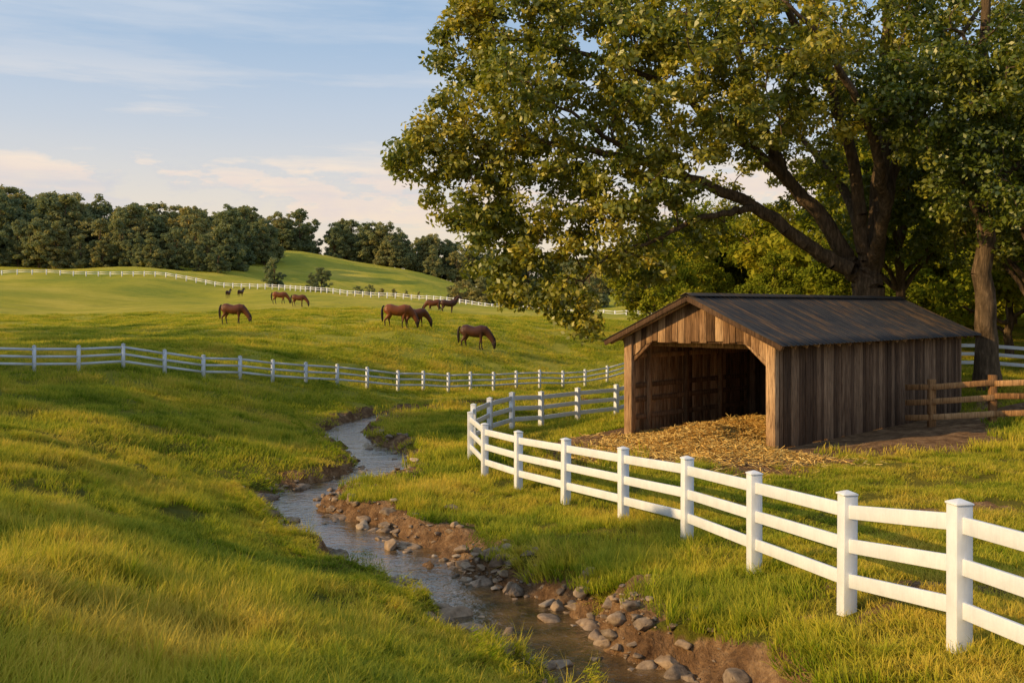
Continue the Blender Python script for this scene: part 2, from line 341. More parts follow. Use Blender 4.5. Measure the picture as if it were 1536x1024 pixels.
for a,b,den,kind in bands:
    wmax=b*.66+4
    nn=int((b-a)*2*wmax*den); x=r.uniform(-wmax,wmax,nn); y=r.uniform(a,b,nn)
    ok=np.abs(x)<y*.62+3; x=x[ok];y=y[ok]
    if kind==0:
        q=r.uniform(0,1,int(nn*.22)); kk=(q*175).astype(int); s_=np.where(r.random(len(kk))<.35,-1,1); o_=SHW[kk]+r.uniform(.15,1.1,len(kk))
        ex=SC[kk,0]+NR[kk,0]*o_*s_; ey=SC[kk,1]+NR[kk,1]*o_*s_; ok=(ey>a)&(ey<b); x=np.concatenate([x,ex[ok]]);y=np.concatenate([y,ey[ok]]); nfr=ok.sum()
    else: nfr=0
    h,so,d,sg=terrain(x,y); lx,ly=shed_local(x,y); e=.2
    hx=(terrain(x+e,y)[0]-h)/e; hy=(terrain(x,y+e)[0]-h)/e
    inside=(lx>-.4)&(lx<SL+.1)&(ly>-.4)&(ly<SW+.4)
    _,_,wz,hw_=stream_info(x,y)
    ok=(so<.55*r.random(len(x))+.2)&(~inside)&~((d<2)&(h<wz+.08))&~(d<hw_+.12); fr_=np.arange(len(x))>=len(x)-nfr
    x=x[ok];y=y[ok];h=h[ok];d=d[ok];hx=hx[ok];hy=hy[ok];fr_=fr_[ok];sg=sg[ok]
    k=len(x); PT.append(np.stack([x,y,h],1)); 
    psi=r.uniform(0,6.28,k)
    gxl=hx*np.cos(psi)+hy*np.sin(psi); gyl=-hx*np.sin(psi)+hy*np.cos(psi)
    RO.append(np.stack([np.arctan(gyl),-np.arctan(gxl),psi],1))
    hn=.4+1.3*fbm(x*.35,y*.35,41,3); mown=np.where((x>3.2)&(y<24),.6,1.0); tall=np.where(d<2.2,np.where(sg>0,1.15,.6),1.0)*np.where((x<-2.5)&(y<14)&(d>2.5),1.2,1)
    s=hn*r.uniform(.75,1.25,k)*mown*tall
    if kind==0:
        i0=r.integers(0,4,k); big=((r.random(k)<.14)|(fr_&(r.random(k)<.75))); i0=np.where(big,r.integers(7,9,k),i0)
        SCL.append(np.stack([np.ones(k)*1.05,np.ones(k)*1.05,s],1))
    else:
        i0=r.integers(4,7,k); g=1+max(0,(a-24))/60; SCL.append(np.stack([g*np.ones(k),g*np.ones(k),s*.95],1))
    IX.append(i0)
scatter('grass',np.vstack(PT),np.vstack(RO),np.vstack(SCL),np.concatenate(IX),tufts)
# ------------------------------------------------------------------ trees
def grow_tree(name,limbs,C,mat_l,leaves,crad,lsize,rng,rleaf=.014,wob=.05,rexp=2.3,flare=None,sides=6,seg=.6,ctone=None):
    P=[np.array(limbs[0][0][0],float)];par=[-1];fr=[limbs[0][1]]
    for pts,r0,r1 in limbs:
        cv_=catmull(np.array(pts,float),5); start=cv_[0]
        D=[np.sum((q-start)**2) for q in P]; last=int(np.argmin(D)); nL=len(cv_)
        for i in range(1,nL):
            t=i/(nL-1); P.append(cv_[i]+rng.normal(0,wob,3)*(0 if i<3 else 1)); par.append(last); fr.append(r0+(r1-r0)*t); last=len(P)-1
    N0=np.array(P); d0=np.array([np.min(np.sum((N0-c)**2,1)) for c in C]); order=np.argsort(d0)
    buf=np.zeros((len(P)+len(C)*14,3)); buf[:len(P)]=N0; cnt=len(P)
    for ci in order:
        c=C[ci]; D=np.sum((buf[1:cnt]-c)**2,1); j=int(np.argmin(D))+1; dist=math.sqrt(D[j-1]); ns=min(12,max(1,int(math.ceil(dist/seg))))
        s=buf[j].copy(); last=j; bend=rng.normal(0,.12,3)*dist; bend[2]+=.10*dist
        for k in range(1,ns+1):
            t=k/ns; q=s+(c-s)*t+bend*math.sin(math.pi*t); buf[cnt]=q; par.append(last); fr.append(0); last=cnt; cnt+=1
    P=buf[:cnt]; acc=np.zeros(cnt); R=np.zeros(cnt); 
    for i in range(cnt-1,-1,-1):
        R[i]=max(rleaf,acc[i]**(1/rexp)) if fr[i]==0 else max(fr[i],0)
        if par[i]>=0 and fr[i]==0: acc[par[i]]+=R[i]**rexp
    V=[];F=[]
    ang=np.arange(sides)*2*math.pi/sides
    for i in range(1,cnt):
        p=par[i]; a=P[p];b=P[i]; d=b-a; L=np.linalg.norm(d)
        if L<1e-4: continue
        d/=L; u=np.cross(d,(0,0,1) if abs(d[2])<.9 else (0,1,0)); u/=np.linalg.norm(u); w=np.cross(d,u)
        ra=min(R[p],R[i]*1.25) if fr[i]==0 else R[p]; rb=R[i]
        if flare: 
            ra*=1+flare*max(0,1-(a[2]-P[0][2])/1.8)**2; rb*=1+flare*max(0,1-(b[2]-P[0][2])/1.8)**2
        o=len(V)
        ringa=a-d*ra*.15+np.outer(np.cos(ang),u)*ra+np.outer(np.sin(ang),w)*ra
        ringb=b+d*rb*.15+np.outer(np.cos(ang),u)*rb+np.outer(np.sin(ang),w)*rb
        V.extend(ringa);V.extend(ringb)
        F+=[(o+k,o+(k+1)%sides,o+sides+(k+1)%sides,o+sides+k) for k in range(sides)]
    nb=len(F); V=np.array(V)
    n=len(C)*leaves; ci=np.repeat(np.arange(len(C)),leaves)
    q=rng.normal(size=(n,3)); q/=np.linalg.norm(q,axis=1)[:,None]; q*= (rng.random(n)**.5)[:,None]
    cr=crad*rng.uniform(.7,1.35,len(C)); pos=C[ci]+q*cr[ci][:,None]*np.array([1,1,.7]); pos[:,2]-=.15*cr[ci]*(q[:,0]**2+q[:,1]**2)
    nm=rng.normal(size=(n,3))*.8+np.array([0,0,.5])+q*1.1; nm/=np.linalg.norm(nm,axis=1)[:,None]
    t=np.cross(nm,rng.normal(size=(n,3))); t/=np.linalg.norm(t,axis=1)[:,None]; b=np.cross(nm,t)
    ls=lsize*rng.uniform(.65,1.35,n)[:,None]
    LV=np.stack([pos-t*ls*.5,pos+b*ls*.3-nm*ls*.06,pos+t*ls*.55,pos-b*ls*.3-nm*ls*.06],1).reshape(-1,3)
    LF=np.arange(n*4).reshape(-1,4)+len(V)
    ct=rng.random(len(C)); tone=.55*rng.random(n)+.45*ct[ci]
    FF=np.vstack([np.array(F),LF]); 
    me=mesh_np(name,np.vstack([V,LV]),FF,None,False,fattr={'tone':np.concatenate([np.zeros(nb),tone])},mats=[mat_bark,mat_l],midx=np.concatenate([np.zeros(nb),np.ones(n)]))
    return me
def lobes(L,rng,dens=1.0,inner=.45):
    out=[]
    for x,y,z,rx,ry,rz,k in L:
        nn=max(3,int(k*dens)); q=rng.normal(size=(nn,3)); q/=np.linalg.norm(q,axis=1)[:,None]; q*=(inner+(1-inner)*rng.random(nn)**.6)[:,None]
        out.append(np.array([x,y,z])+q*np.array([rx,ry,rz]))
    return np.vstack(out)
rng=np.random.default_rng(11)
def T(px,py,d): return ((px-768)*d/1493.,d,4+(460-py)*d/1493.)
oz=.85
limbs=[([(14.5,40,oz-.2),(14.45,40,2.5),(14.35,40,4.2),(14.3,40,5.3)],.78,.62),
 ([(14.3,40,5.0),(13.2,39.7,5.6),(11.6,39.4,6.5),(9.5,39,7.9),(7.3,38.6,8.8),(5.1,38.2,9.5),(2.6,37.8,10),(.2,37.5,10.4)],.36,.07),
 ([(9.5,39,7.9),(8.3,38,7.6),(6.8,37.2,7.2),(5.2,36.8,6.4),(3.6,36.6,5.9)],.15,.05),
 ([(14.3,40,5.0),(13.6,40.2,5.9),(12.6,40.3,7.5),(11.3,40.4,9.1),(10.2,40.4,11.2),(9.4,40.4,13.6),(8.9,40.3,15.8),(8.3,40,18.5)],.4,.09),
 ([(11.3,40.4,9.1),(8.6,39.6,11),(5.7,39,12.8),(2.5,38.6,13.9),(-.4,38.4,14.3)],.22,.05),
 ([(14.3,40,5.2),(14.0,39.6,6.4),(13.6,39.2,8.6),(12.9,39,11.5),(11.7,38.8,13.9),(10.5,38.6,16),(9.5,38.4,18)],.34,.08),
 ([(14.3,40,5.2),(14.6,40,6.4),(14.9,40.2,8.8),(15.2,40.4,12),(15.1,40.4,14.7),(15.5,40.4,18),(15.4,40.4,20.5)],.46,.09),
 ([(14.6,40,6.4),(15.2,40.6,8),(15.9,41,10.2),(17,41.4,12.3),(18.4,41.6,14.7),(20,42,17)],.3,.07),
 ([(14.3,40,5.4),(14.1,37.6,7.6),(12.8,35.4,10),(11,33.6,12.2),(9,32.5,14)],.28,.06),
 ([(14.3,40,5.4),(14.6,42.5,8),(13.6,45,11),(11.6,47,14)],.3,.06),
 ([(5.1,38.2,9.5),(3,36.8,10.6),(.8,35.8,11.8)],.12,.04),
 ([(7.3,38.6,8.8),(5,39.6,8.1),(2.4,40.2,7.8),(0,40.2,7.6)],.13,.04)]
LB=[]
for px,py,rp,d,k in [(650,232,66,38,34),(618,235,40,38,9),(735,165,88,38,54),(690,70,50,38,18),(705,15,40,38,12),(775,40,95,38,54),(700,295,62,38,32),(740,365,58,37.5,28),(785,415,50,37,20),(850,455,42,36.5,14),(868,482,22,36.5,5),(805,290,100,38.5,56),(880,190,120,39,70),(900,50,130,39,66),(900,350,75,37,30),(960,395,50,37,12),(940,280,70,36,24),
   (1000,140,130,38,64),(1040,10,140,39,60),(1010,260,60,36,18),(1130,90,130,38,62),(1270,40,140,39,62),(1420,60,140,40,60),(1230,150,75,36,16),(1390,170,90,41,34),(1120,190,70,36,16),(1060,340,40,38,7),
   (900,-90,150,39,44),(1080,-130,160,39,46),(1280,-150,170,40,46),(1440,-90,150,41,40),(1150,240,120,45,40),(1290,230,110,46,30),(1220,140,120,46,34),(1000,330,60,44,10),(780,130,60,34,18),(1000,40,120,32.5,30),(1180,20,120,33,26),(880,10,60,40,20)]:
    x,y,z=T(px,py,d); rr=rp*d/1493.; LB.append((x,y,z,rr,rr*1.3,rr*.92,k))
C=lobes(LB,rng,1.2)
me=grow_tree('oak_tree',limbs,C,mat_leaf,82,.58,.21,rng,flare=.7,sides=8)
obj('oak_tree',me)
limbs=[([(17.2,36,.9),(17.1,36,4),(17.05,36,7),(17.0,36,10),(17.1,36,14),(17,36,18)],.44,.12),
 ([(17.05,36,7),(16,35.6,8.6),(14.8,35,10.2),(13.8,34.6,11.5)],.16,.05),([(17.05,36,8),(18.4,35.6,9.4),(19.6,35,10.6)],.17,.05),([(17,36,10),(16,34.5,12),(15,33.5,13.5)],.14,.05)]
LB=[]
for px,py,rp,d,k in [(1335,120,60,35,22),(1330,165,50,34,16),(1400,215,60,34,20),(1380,110,70,34,22),(1450,150,80,34,30),(1510,230,80,34,30),(1455,260,50,34,14),(1520,100,90,34,30),(1530,330,55,35,16),(1470,20,110,35,32),(1560,160,90,35,28),(1410,300,30,34,5),(1500,310,36,33,8)]:
    x,y,z=T(px,py,d); rr=rp*d/1493.; LB.append((x,y,z,rr,rr*1.4,rr*.95,k))
C=lobes(LB,rng,1.3)
obj('oak_tree',grow_tree('oak_tree',limbs,C,mat_leaf,85,.55,.18,rng,flare=.4,sides=8))
def generic(name,seed,h,wid,ncl,lv,cr,ls,mat,low=.25):
    r=np.random.default_rng(seed); limbs=[([(0,0,-.5),(.05,.05,h*.25),(r.normal()*.2,r.normal()*.2,h*.5),(r.normal()*.3,r.normal()*.3,h*.82)],h*.024,h*.006)]
    L=[]
    for i in range(10):
        a=i*2.4+r.uniform(-.4,.4); z=h*r.uniform(low+.06,.78); rr=wid*r.uniform(.35,.62)*(1.15-.5*abs(z/h-.45)); 
        limbs.append(([(0,0,z*.62),(math.cos(a)*rr*.5,math.sin(a)*rr*.5,z*.85),(math.cos(a)*rr,math.sin(a)*rr,z)],h*.011,h*.004))
        q=wid*r.uniform(.28,.44); L.append((math.cos(a)*rr,math.sin(a)*rr,z,q,q,q*.85,ncl//12))
    L.append((0,0,h*.84,wid*.36,wid*.36,h*.14,ncl//8)); L.append((0,0,h*(.5+low*.5),wid*.5,wid*.5,h*(.3-low*.3),ncl//6))
    C=lobes(L,r)
    return grow_tree(name,limbs,C,mat,lv,cr,ls,r,rleaf=.02,sides=5,seg=1.2)
near_g=[bpy.data.objects.new('woodland_tree',generic('woodland_tree',50+i,11,4.6+i*.4,190,75,.75,.3,mat_leaf_bg,.1)) for i in range(3)]
tall_g=generic('maple_tree',64,15,4.4,200,90,.7,.22,mat_leaf,.38)
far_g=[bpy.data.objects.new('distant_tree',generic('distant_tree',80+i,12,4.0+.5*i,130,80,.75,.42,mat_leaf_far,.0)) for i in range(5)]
def place(name,L,gens,rs=1):
    L=np.array(L); r=np.random.default_rng(rs); k=len(L); z=terrain(L[:,0],L[:,1])[0]
    s=L[:,2]; w=s*r.uniform(.8,1.25,k)
    return scatter(name,np.stack([L[:,0],L[:,1],z-.2],1),np.stack([np.zeros(k),np.zeros(k),r.uniform(0,6.28,k)],1),np.stack([w,w,s],1),r.integers(0,len(gens),k),gens)
r=np.random.default_rng(9)
L=[]
for i in range(34):
    t=i/33; L.append((13+55*t+r.normal()*2, 72+26*r.random()+8*t, r.uniform(.75,1.15)))
for x,y,s in [(20,56,.75),(26,52,1.0),(31,55,1.2),(23,62,.9),(36,50,1.3),(17,64,.6),(29,66,1.3),(24,70,1.4),(30,74,1.5),(38,70,1.5)]: L.append((x,y,s))
place('woodland',L,near_g,2)
for x,y,s,a in [(19.6,37.5,.8,0),(22.0,41,1.0,2),(17.9,46,.9,4),(25.5,46,1.1,1)]:
    o=bpy.data.objects.new('maple_tree',tall_g); link(o); o.location=(x,y,H(x,y)[0]-.2); o.scale=(s,s,s); o.rotation_euler=(0,0,a)
# off-camera trees added west of the pasture to throw long evening shadows
place('shadow_trees',[(-25,25,.85),(-31,27.5,1.0),(-38,34,1.1),(-47,40,1.2),(-56,50,1.3),(-66,60,1.4),(-78,68,1.4),(-16.5,9.5,.5),(-20,-3,.6)],near_g,12)
L=[]
for i in range(125):
    t=r.random(); x=-255+172*t; y=300+r.random()*50+ (1-t)*10; L.append((x,y,(2.3-.85*t)*r.uniform(.68,1.15)))
for i in range(45): 
    t=i/44; L.append((-245+160*t+r.normal()*2,296-4*t+r.normal()*3,(1.6-.5*t)*r.uniform(.45,1.15)))
for i in range(160):
    t=r.random(); x=-135+330*t; y=405+40*r.random(); L.append((x,y,r.uniform(.9,1.7)))
for i in range(40):
    t=r.random(); x=-300+150*t; L.append((x,345+30*r.random(),r.uniform(1.6,2.3)))
for i in range(45):
    t=r.random(); x=10+190*t; y=240+r.random()*70; L.append((x,y,r.uniform(1,1.5)))
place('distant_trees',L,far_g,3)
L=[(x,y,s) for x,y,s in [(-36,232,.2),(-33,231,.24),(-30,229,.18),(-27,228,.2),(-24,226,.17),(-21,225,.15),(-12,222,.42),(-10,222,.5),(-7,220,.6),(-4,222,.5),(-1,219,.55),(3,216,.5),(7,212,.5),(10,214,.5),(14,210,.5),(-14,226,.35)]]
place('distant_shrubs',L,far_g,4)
for x,y,s,gi in [(-58,243,.68,1),(-44.5,232,.55,2),(-47,233,.4,0)]:
    o=bpy.data.objects.new('field_tree',far_g[gi].data); link(o); o.location=(x,y,H(x,y)[0]-.6); o.scale=(s*1.1,s*1.1,s)
# ------------------------------------------------------------------ box mesh builder
class MB:
    def __init__(s): s.V=[];s.F=[];s.T=[]
    def hexa(s,v8,tone=None):
        o=len(s.V); s.V+=list(v8); s.F+=[tuple(o+i for i in f) for f in ((0,3,2,1),(4,5,6,7),(0,1,5,4),(1,2,6,5),(2,3,7,6),(3,0,4,7))]
        s.T+=[random.random() if tone is None else tone]*6
    def box(s,c,sz,tone=None,R=None):
        x,y,z=[q/2 for q in sz]; v=[Vector(p) for p in ((-x,-y,-z),(x,-y,-z),(x,y,-z),(-x,y,-z),(-x,-y,z),(x,-y,z),(x,y,z),(-x,y,z))]
        if R: v=[R@p for p in v]
        s.hexa([tuple(p+Vector(c)) for p in v],tone)
    def beam(s,a,b,w,h,tone=None,up=(0,0,1)):
        a=Vector(a);b=Vector(b);d=(b-a).normalized(); sd=d.cross(Vector(up)).normalized(); u=sd.cross(d).normalized()
        v=[]
        for p in (a,b):
            v.append([p-sd*w/2-u*h/2,p+sd*w/2-u*h/2,p+sd*w/2+u*h/2,p-sd*w/2+u*h/2])
        s.hexa([tuple(q) for q in v[0]+v[1]],tone)
    def make(s,name,mat): return mesh_np(name,s.V,np.array(s.F),mat,False,fattr={'tone':s.T})
m=M('white_fence_paint'); g=m.n('ShaderNodeNewGeometry'); n1=m.noise(3,g.outputs['Position'],6,.7); n2=m.noise(40,g.outputs['Position'],3,.6,(1,1,.15))
c=m.mix(.35,m.ramp(n1,[(.3,(.56,.58,.63)),(.6,(.71,.74,.8))]),m.ramp(n2,[(.3,(.6,.62,.66)),(.7,(.73,.76,.82))]))
mat_white=m.fin(m.pbr(c,.5,0,.35,m.bump(n2,.12,.01)))
def white_fence(name,pts,ph,pw,rails,rh,rt,bev=None,side=0.0):
    mb=MB(); pts=[Vector(p) for p in pts]; k=len(pts)
    for i,p in enumerate(pts):
        a=pts[max(0,i-1)];b=pts[min(k-1,i+1)]; ang=math.atan2(b.y-a.y,b.x-a.x); R=Matrix.Rotation(ang+random.gauss(0,.01),3,'Z')@Matrix.Rotation(random.gauss(0,.006),3,'X')
        mb.box((p.x,p.y,p.z+ph/2-.15),(pw,pw,ph+.3),None,R)
        mb.box((p.x,p.y,p.z+ph+.009),(pw*1.12,pw*1.12,.022),None,R)
        w=pw*.54; z0=p.z+ph+.0202; z1=z0+.03
        v=[R@Vector((sx*w,sy*w,0)) for sx,sy in ((-1,-1),(1,-1),(1,1),(-1,1))]; t=[q*.2 for q in v]
        mb.hexa([(p.x+q.x,p.y+q.y,z0) for q in v]+[(p.x+q.x,p.y+q.y,z1) for q in t])
    for i in range(k-1):
        a,b=pts[i],pts[i+1]; d=(b-a); d.z=0; d.normalize()
        for rz in rails:
            mb.beam(a+d*(pw*.42)+Vector((0,0,rz+random.gauss(0,.004))),b-d*(pw*.42)+Vector((0,0,rz+random.gauss(0,.004))),rt,rh)
    o=obj(name,mb.make(name,mat_white))
    if bev:
        md=o.modifiers.new('bevel','BEVEL'); md.width=bev; md.segments=2; md.limit_method='ANGLE'
    return o
def onground(L): 
    z=terrain([p[0] for p in L],[p[1] for p in L])[0]; return [(p[0],p[1],float(q)) for p,q in zip(L,z)]
back=[(6.6,42.6),(9.0,43.6),(11.4,44.4),(13.9,45.0),(16.4,45.4),(18.9,45.4),(21.4,45.2),(23.9,44.8),(26.4,44.2),(29,43.5)]
white_fence('paddock_fence',onground(list(FRONT)+back),1.33,.165,(1.15,.77,.38),.155,.045,.008)
white_fence('pasture_fence',onground(MID+[(9.6,67),(11.5,68.3),(13.5,69.3)]),1.02,.13,(.9,.6,.3),.1,.04)
fp=catmull(np.array(FAR),12); white_fence('distant_fence',onground([tuple(q) for q in fp[::1]]),1.2,.2,(1.05,.62),.12,.1)
# ------------------------------------------------------------------ shed
def woodmat(name,dark,mid,light,sc=1.0):
    m=M(name); tc=m.n('ShaderNodeTexCoord'); t=m.attr('tone')
    ad=m.n('ShaderNodeVectorMath',operation='ADD'); m.l(tc.outputs['Object'],ad.inputs[0]); cx=m.n('ShaderNodeCombineXYZ'); m.l(m.math('MULTIPLY',t,37),cx.inputs[2]); m.l(cx.outputs[0],ad.inputs[1])
    v=ad.outputs[0]; n1=m.noise(9,v,7,.72,(3,3,.18)); n2=m.noise(1.1,v,4,.6,(1.2,1.2,.6)); n3=m.noise(40,v,3,.6,(1,1,.06))
    f=m.math('ADD',m.math('MULTIPLY',n1,.65),m.math('MULTIPLY',t,.3)); f=m.math('ADD',f,m.math('MULTIPLY',n2,.3)); 
    c=m.ramp(f,[(.4,dark),(.62,mid),(.86,light)])
    c=m.mix(m.ramp(n3,[(.32,(.85,.85,.85)),(.48,(0,0,0))]),c,dark)
    return m.fin(m.pbr(c,.85,0,.2,m.bump(m.math('ADD',n1,n3),.9,.025)))
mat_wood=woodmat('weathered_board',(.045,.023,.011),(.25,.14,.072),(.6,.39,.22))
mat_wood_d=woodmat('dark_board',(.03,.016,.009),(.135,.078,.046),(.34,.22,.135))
mat_wood_r=woodmat('rail_board',(.08,.038,.016),(.34,.175,.07),(.55,.33,.16))
shed=bpy.data.objects.new('horse_shelter',None); link(shed); shed.location=(SX,SY,SZ); shed.rotation_euler=(0,0,A46)
He=2.78; RISE=1.06; SLP=RISE/(SW/2)
def rooz(y): return He+SLP*min(y,SW-y)
def part(name,mb,mat,bev=.006):
    o=obj(name,mb.make(name,mat),shed)
    if bev: md=o.modifiers.new('b','BEVEL'); md.width=bev; md.segments=1
    return o
def wallboards(axis_,fixed,a,b,zb,zt,th,mb,w=.2,skip=None):
    p=a
    while p<b-.02:
        ww=min(w*random.uniform(.75,1.25),b-p); q=p+ww-.01; j=fixed+random.uniform(-.01,.01); bz=random.uniform(-.05,.04)
        z=[zb(p)+bz,zb(q)+bz,zt(q),zt(p)]
        if axis_=='x': v=[(p,j,z[0]),(q,j,z[1]),(q,j+th,z[1]),(p,j+th,z[0]),(p,j,z[3]),(q,j,z[2]),(q,j+th,z[2]),(p,j+th,z[3])]
        else: v=[(j,p,z[0]),(j+th,p,z[0]),(j+th,q,z[1]),(j,q,z[1]),(j,p,z[3]),(j+th,p,z[3]),(j+th,q,z[2]),(j,q,z[2])]
        mb.hexa(v); p+=ww
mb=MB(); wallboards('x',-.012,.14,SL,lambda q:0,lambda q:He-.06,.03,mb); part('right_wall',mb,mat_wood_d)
mb=MB(); wallboards('x',SW-.02,.14,SL,lambda q:0,lambda q:He-.06,.03,mb)
for i in range(7): mb.box((.9+i*1.9,SW-.1,1.35),(.14,.14,2.6))
for z in (.45,.95,1.35,2.2): mb.box((SL/2,SW-.055,z),(SL-.4,.05,.14))
part('left_wall',mb,mat_wood)
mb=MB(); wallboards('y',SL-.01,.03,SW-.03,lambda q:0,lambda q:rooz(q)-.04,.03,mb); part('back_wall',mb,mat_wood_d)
mb=MB(); wallboards('y',6.4,.05,SW-.05,lambda q:0,lambda q:2.6,.03,mb); part('darkening_wall',mb,mat_wood_d)  # inner wall added to keep the shed interior dark
OT=2.66
def zb(y):
    e=min(y,SW-y); return OT if e>.8 else OT-.5+.5*max(0,(e-.22))/.58
mb=MB(); wallboards('y',-.06,.24,SW-.24,zb,lambda q:rooz(q)-.03,.03,mb,.21); part('gable_boards',mb,mat_wood)
mb=MB()
for y in (.11,SW-.11):
    mb.box((-.02,y,1.36),(.2,.26,2.86)); 
mb.box((.06,SW/2,OT+.06),(.12,SW-.5,.18))
for e in (1,-1):
    y0=SW/2-e*(SW/2-.24); y1=SW/2-e*(SW/2-.85); mb.beam((.03,y0,OT-.55),(.03,y1,OT),.1,.12,up=(1,0,0))
for i in range(7):
    mb.box((.9+i*1.9,.1,1.35),(.14,.14,2.6))
    mb.beam((.9+i*1.9,.1,2.55),(.9+i*1.9,SW-.1,2.55),.08,.16)
part('posts',mb,mat_wood)
mb=MB()
for e in (1,-1):
    ye=SW/2-e*(SW/2+.42); ze=He-SLP*.42
    for x in (-.5,SL+.5): mb.beam((x,ye,ze-.02),(x,SW/2,He+RISE-.02),.035,.14,tone=.2,up=(0,0,1))
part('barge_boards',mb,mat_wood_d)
mb=MB()
for i in range(22):
    x=-.3+i*.615
    for e in (1,-1):
        mb.beam((x,SW/2-e*(SW/2+.36),He-SLP*.36-.03),(x,SW/2-e*.05,He+RISE-.08),.055,.11)
part('rafters',mb,mat_wood)
RX=[];x=-.55
while x<SL+.55:
    RX+= [(x,0),(x+.17,0),(x+.185,.034),(x+.215,.034),(x+.23,0)]; x+=.231
V=[];F=[]
for e in (1,-1):
    o=len(V)
    for t in np.linspace(0,1,9):
        y=SW/2-e*(SW/2+.48)*(1-t); z=He+RISE+.07-SLP*(SW/2+.48)*(1-t)+random.uniform(-.006,.006)
        for xx,hh in RX: V.append((xx,y,z+hh))
    k=len(RX)
    for j in range(8):
        for i in range(k-1): a=o+j*k+i; F.append((a,a+1,a+k+1,a+k) if e>0 else (a,a+k,a+k+1,a+1))
m=M('corrugated_metal'); tc=m.n('ShaderNodeTexCoord'); n1=m.noise(2.0,tc.outputs['Object'],6,.7,(3,.25,.25)); n2=m.noise(6,tc.outputs['Object'],5,.7,(1,.3,.3))
c=m.ramp(n1,[(.3,(.014,.016,.022)),(.5,(.03,.032,.038)),(.57,(.09,.055,.03)),(.7,(.2,.12,.065))])
c=m.mix(.3,c,m.ramp(n2,[(.35,(.012,.012,.015)),(.7,(.1,.085,.07))]))
rg=m.math('ADD',m.math('MULTIPLY',n2,.3),.38)
mat_roof=m.fin(m.pbr(c,rg,.2,.35,m.bump(n2,.2,.01)))
o=obj('roof',mesh_np('roof',V,np.array(F),mat_roof),shed); md=o.modifiers.new('s','SOLIDIFY'); md.thickness=.012; md.offset=-1
mb=MB()
for e in (1,-1): mb.beam((-.56,SW/2-e*.1,He+RISE+.085),(SL+.56,SW/2-e*.1,He+RISE+.085),.2,.02,up=(0,e*SLP*-1,1))
part('ridge_cap',mb,mat_roof)
# straw
def sloc(lx,ly): return SX+lx*ca-ly*sa, SY+lx*sa+ly*ca
r=np.random.default_rng(21)
def sh(lx,ly):
    a=np.hypot((lx-2.2)/3.6,(ly-2.2)/1.9); h=.36*np.clip(1-a*a,0,1)+.16*np.clip(1-np.hypot((lx+.7)/1.4,(ly-1.5)/2.2)**2,0,1)
    return h*(.3+1.4*fbm(lx*2.2+20,ly*2.2+20,6,3))
lxs=np.linspace(-2.4,6.2,74);lys=np.linspace(-.6,SW-.12,42); GX,GY=np.meshgrid(lxs,lys); hh=sh(GX.ravel(),GY.ravel())*np.where((GX.ravel()>-.25)&(GY.ravel()<.2),0,1)
ii=np.arange(74*42).reshape(42,74); FF=np.stack([ii[:-1,:-1],ii[:-1,1:],ii[1:,1:],ii[1:,:-1]],-1).reshape(-1,4); hf=hh[FF].mean(1); FF=FF[hf>.035]
wx,wy=sloc(GX.ravel(),GY.ravel()); wz=terrain(wx,wy)[0]
m=M('straw'); g=m.n('ShaderNodeNewGeometry'); n1=m.noise(30,g.outputs['Position'],4,.7); c=m.ramp(m.math('ADD',m.math('MULTIPLY',n1,.6),m.math('MULTIPLY',m.attr('tone'),.4)),[(.25,(.34,.18,.035)),(.5,(.76,.46,.11)),(.75,(.86,.64,.22))]); mat_straw=m.fin(m.pbr(c,.7,0,.3,m.bump(n1,.8,.05)))
V1=np.stack([wx,wy,wz+hh-.02],1)
k=26000; lx=np.concatenate([r.normal(1.4,2.0,k//2),r.normal(-.8,1.0,k//2)]); ly=np.concatenate([r.uniform(.2,SW-.2,k//2),r.normal(1.4,1.5,k//2)]); ok=(lx<6.2)&(lx>-3.8)&~((lx>-.2)&((ly<.25)|(ly>SW-.2))); lx=lx[ok];ly=ly[ok];k=len(lx)
px,py=sloc(lx,ly); pz=terrain(px,py)[0]+sh(lx,ly)+r.uniform(0,.05,k)
a=r.uniform(0,6.28,k); el=r.normal(0,.25,k); Ls=r.uniform(.05,.17,k); d=np.stack([np.cos(a)*np.cos(el),np.sin(a)*np.cos(el),np.sin(el)],1)*Ls[:,None]; sd=np.stack([-np.sin(a),np.cos(a),r.normal(0,.5,k)],1)*.008
c0=np.stack([px,py,pz],1); SV=np.stack([c0-d-sd,c0-d+sd,c0+d+sd,c0+d-sd],1).reshape(-1,3); SF=np.arange(k*4).reshape(-1,4)+len(V1)
obj('straw_bedding',mesh_np('straw_bedding',np.vstack([V1,SV]),np.vstack([FF,SF]),mat_straw,False,fattr={'tone':np.concatenate([np.full(len(FF),.3),r.random(k)])}))
# wooden corral
mb=MB(); cp=onground([(11.75,29.85),(12.35,29.3),(14.0,29.0),(15.9,28.7),(17.8,28.4),(19.7,28.1)])
for i,p in enumerate(cp):
    if i: mb.box((p[0],p[1],p[2]+.62),(.2,.18,1.56))
for i in range(len(cp)-1):
    a=Vector(cp[i]);b=Vector(cp[i+1])
    for z in (.28,.75,1.18):
        mb.beam(a+Vector((0,-.115,z+random.gauss(0,.015))),b+Vector((.0,-.115,z+random.gauss(0,.015))),.045,.17)
o=obj('wooden_corral_fence',mb.make('wooden_corral_fence',mat_wood_r)); md=o.modifiers.new('b','BEVEL'); md.width=.01
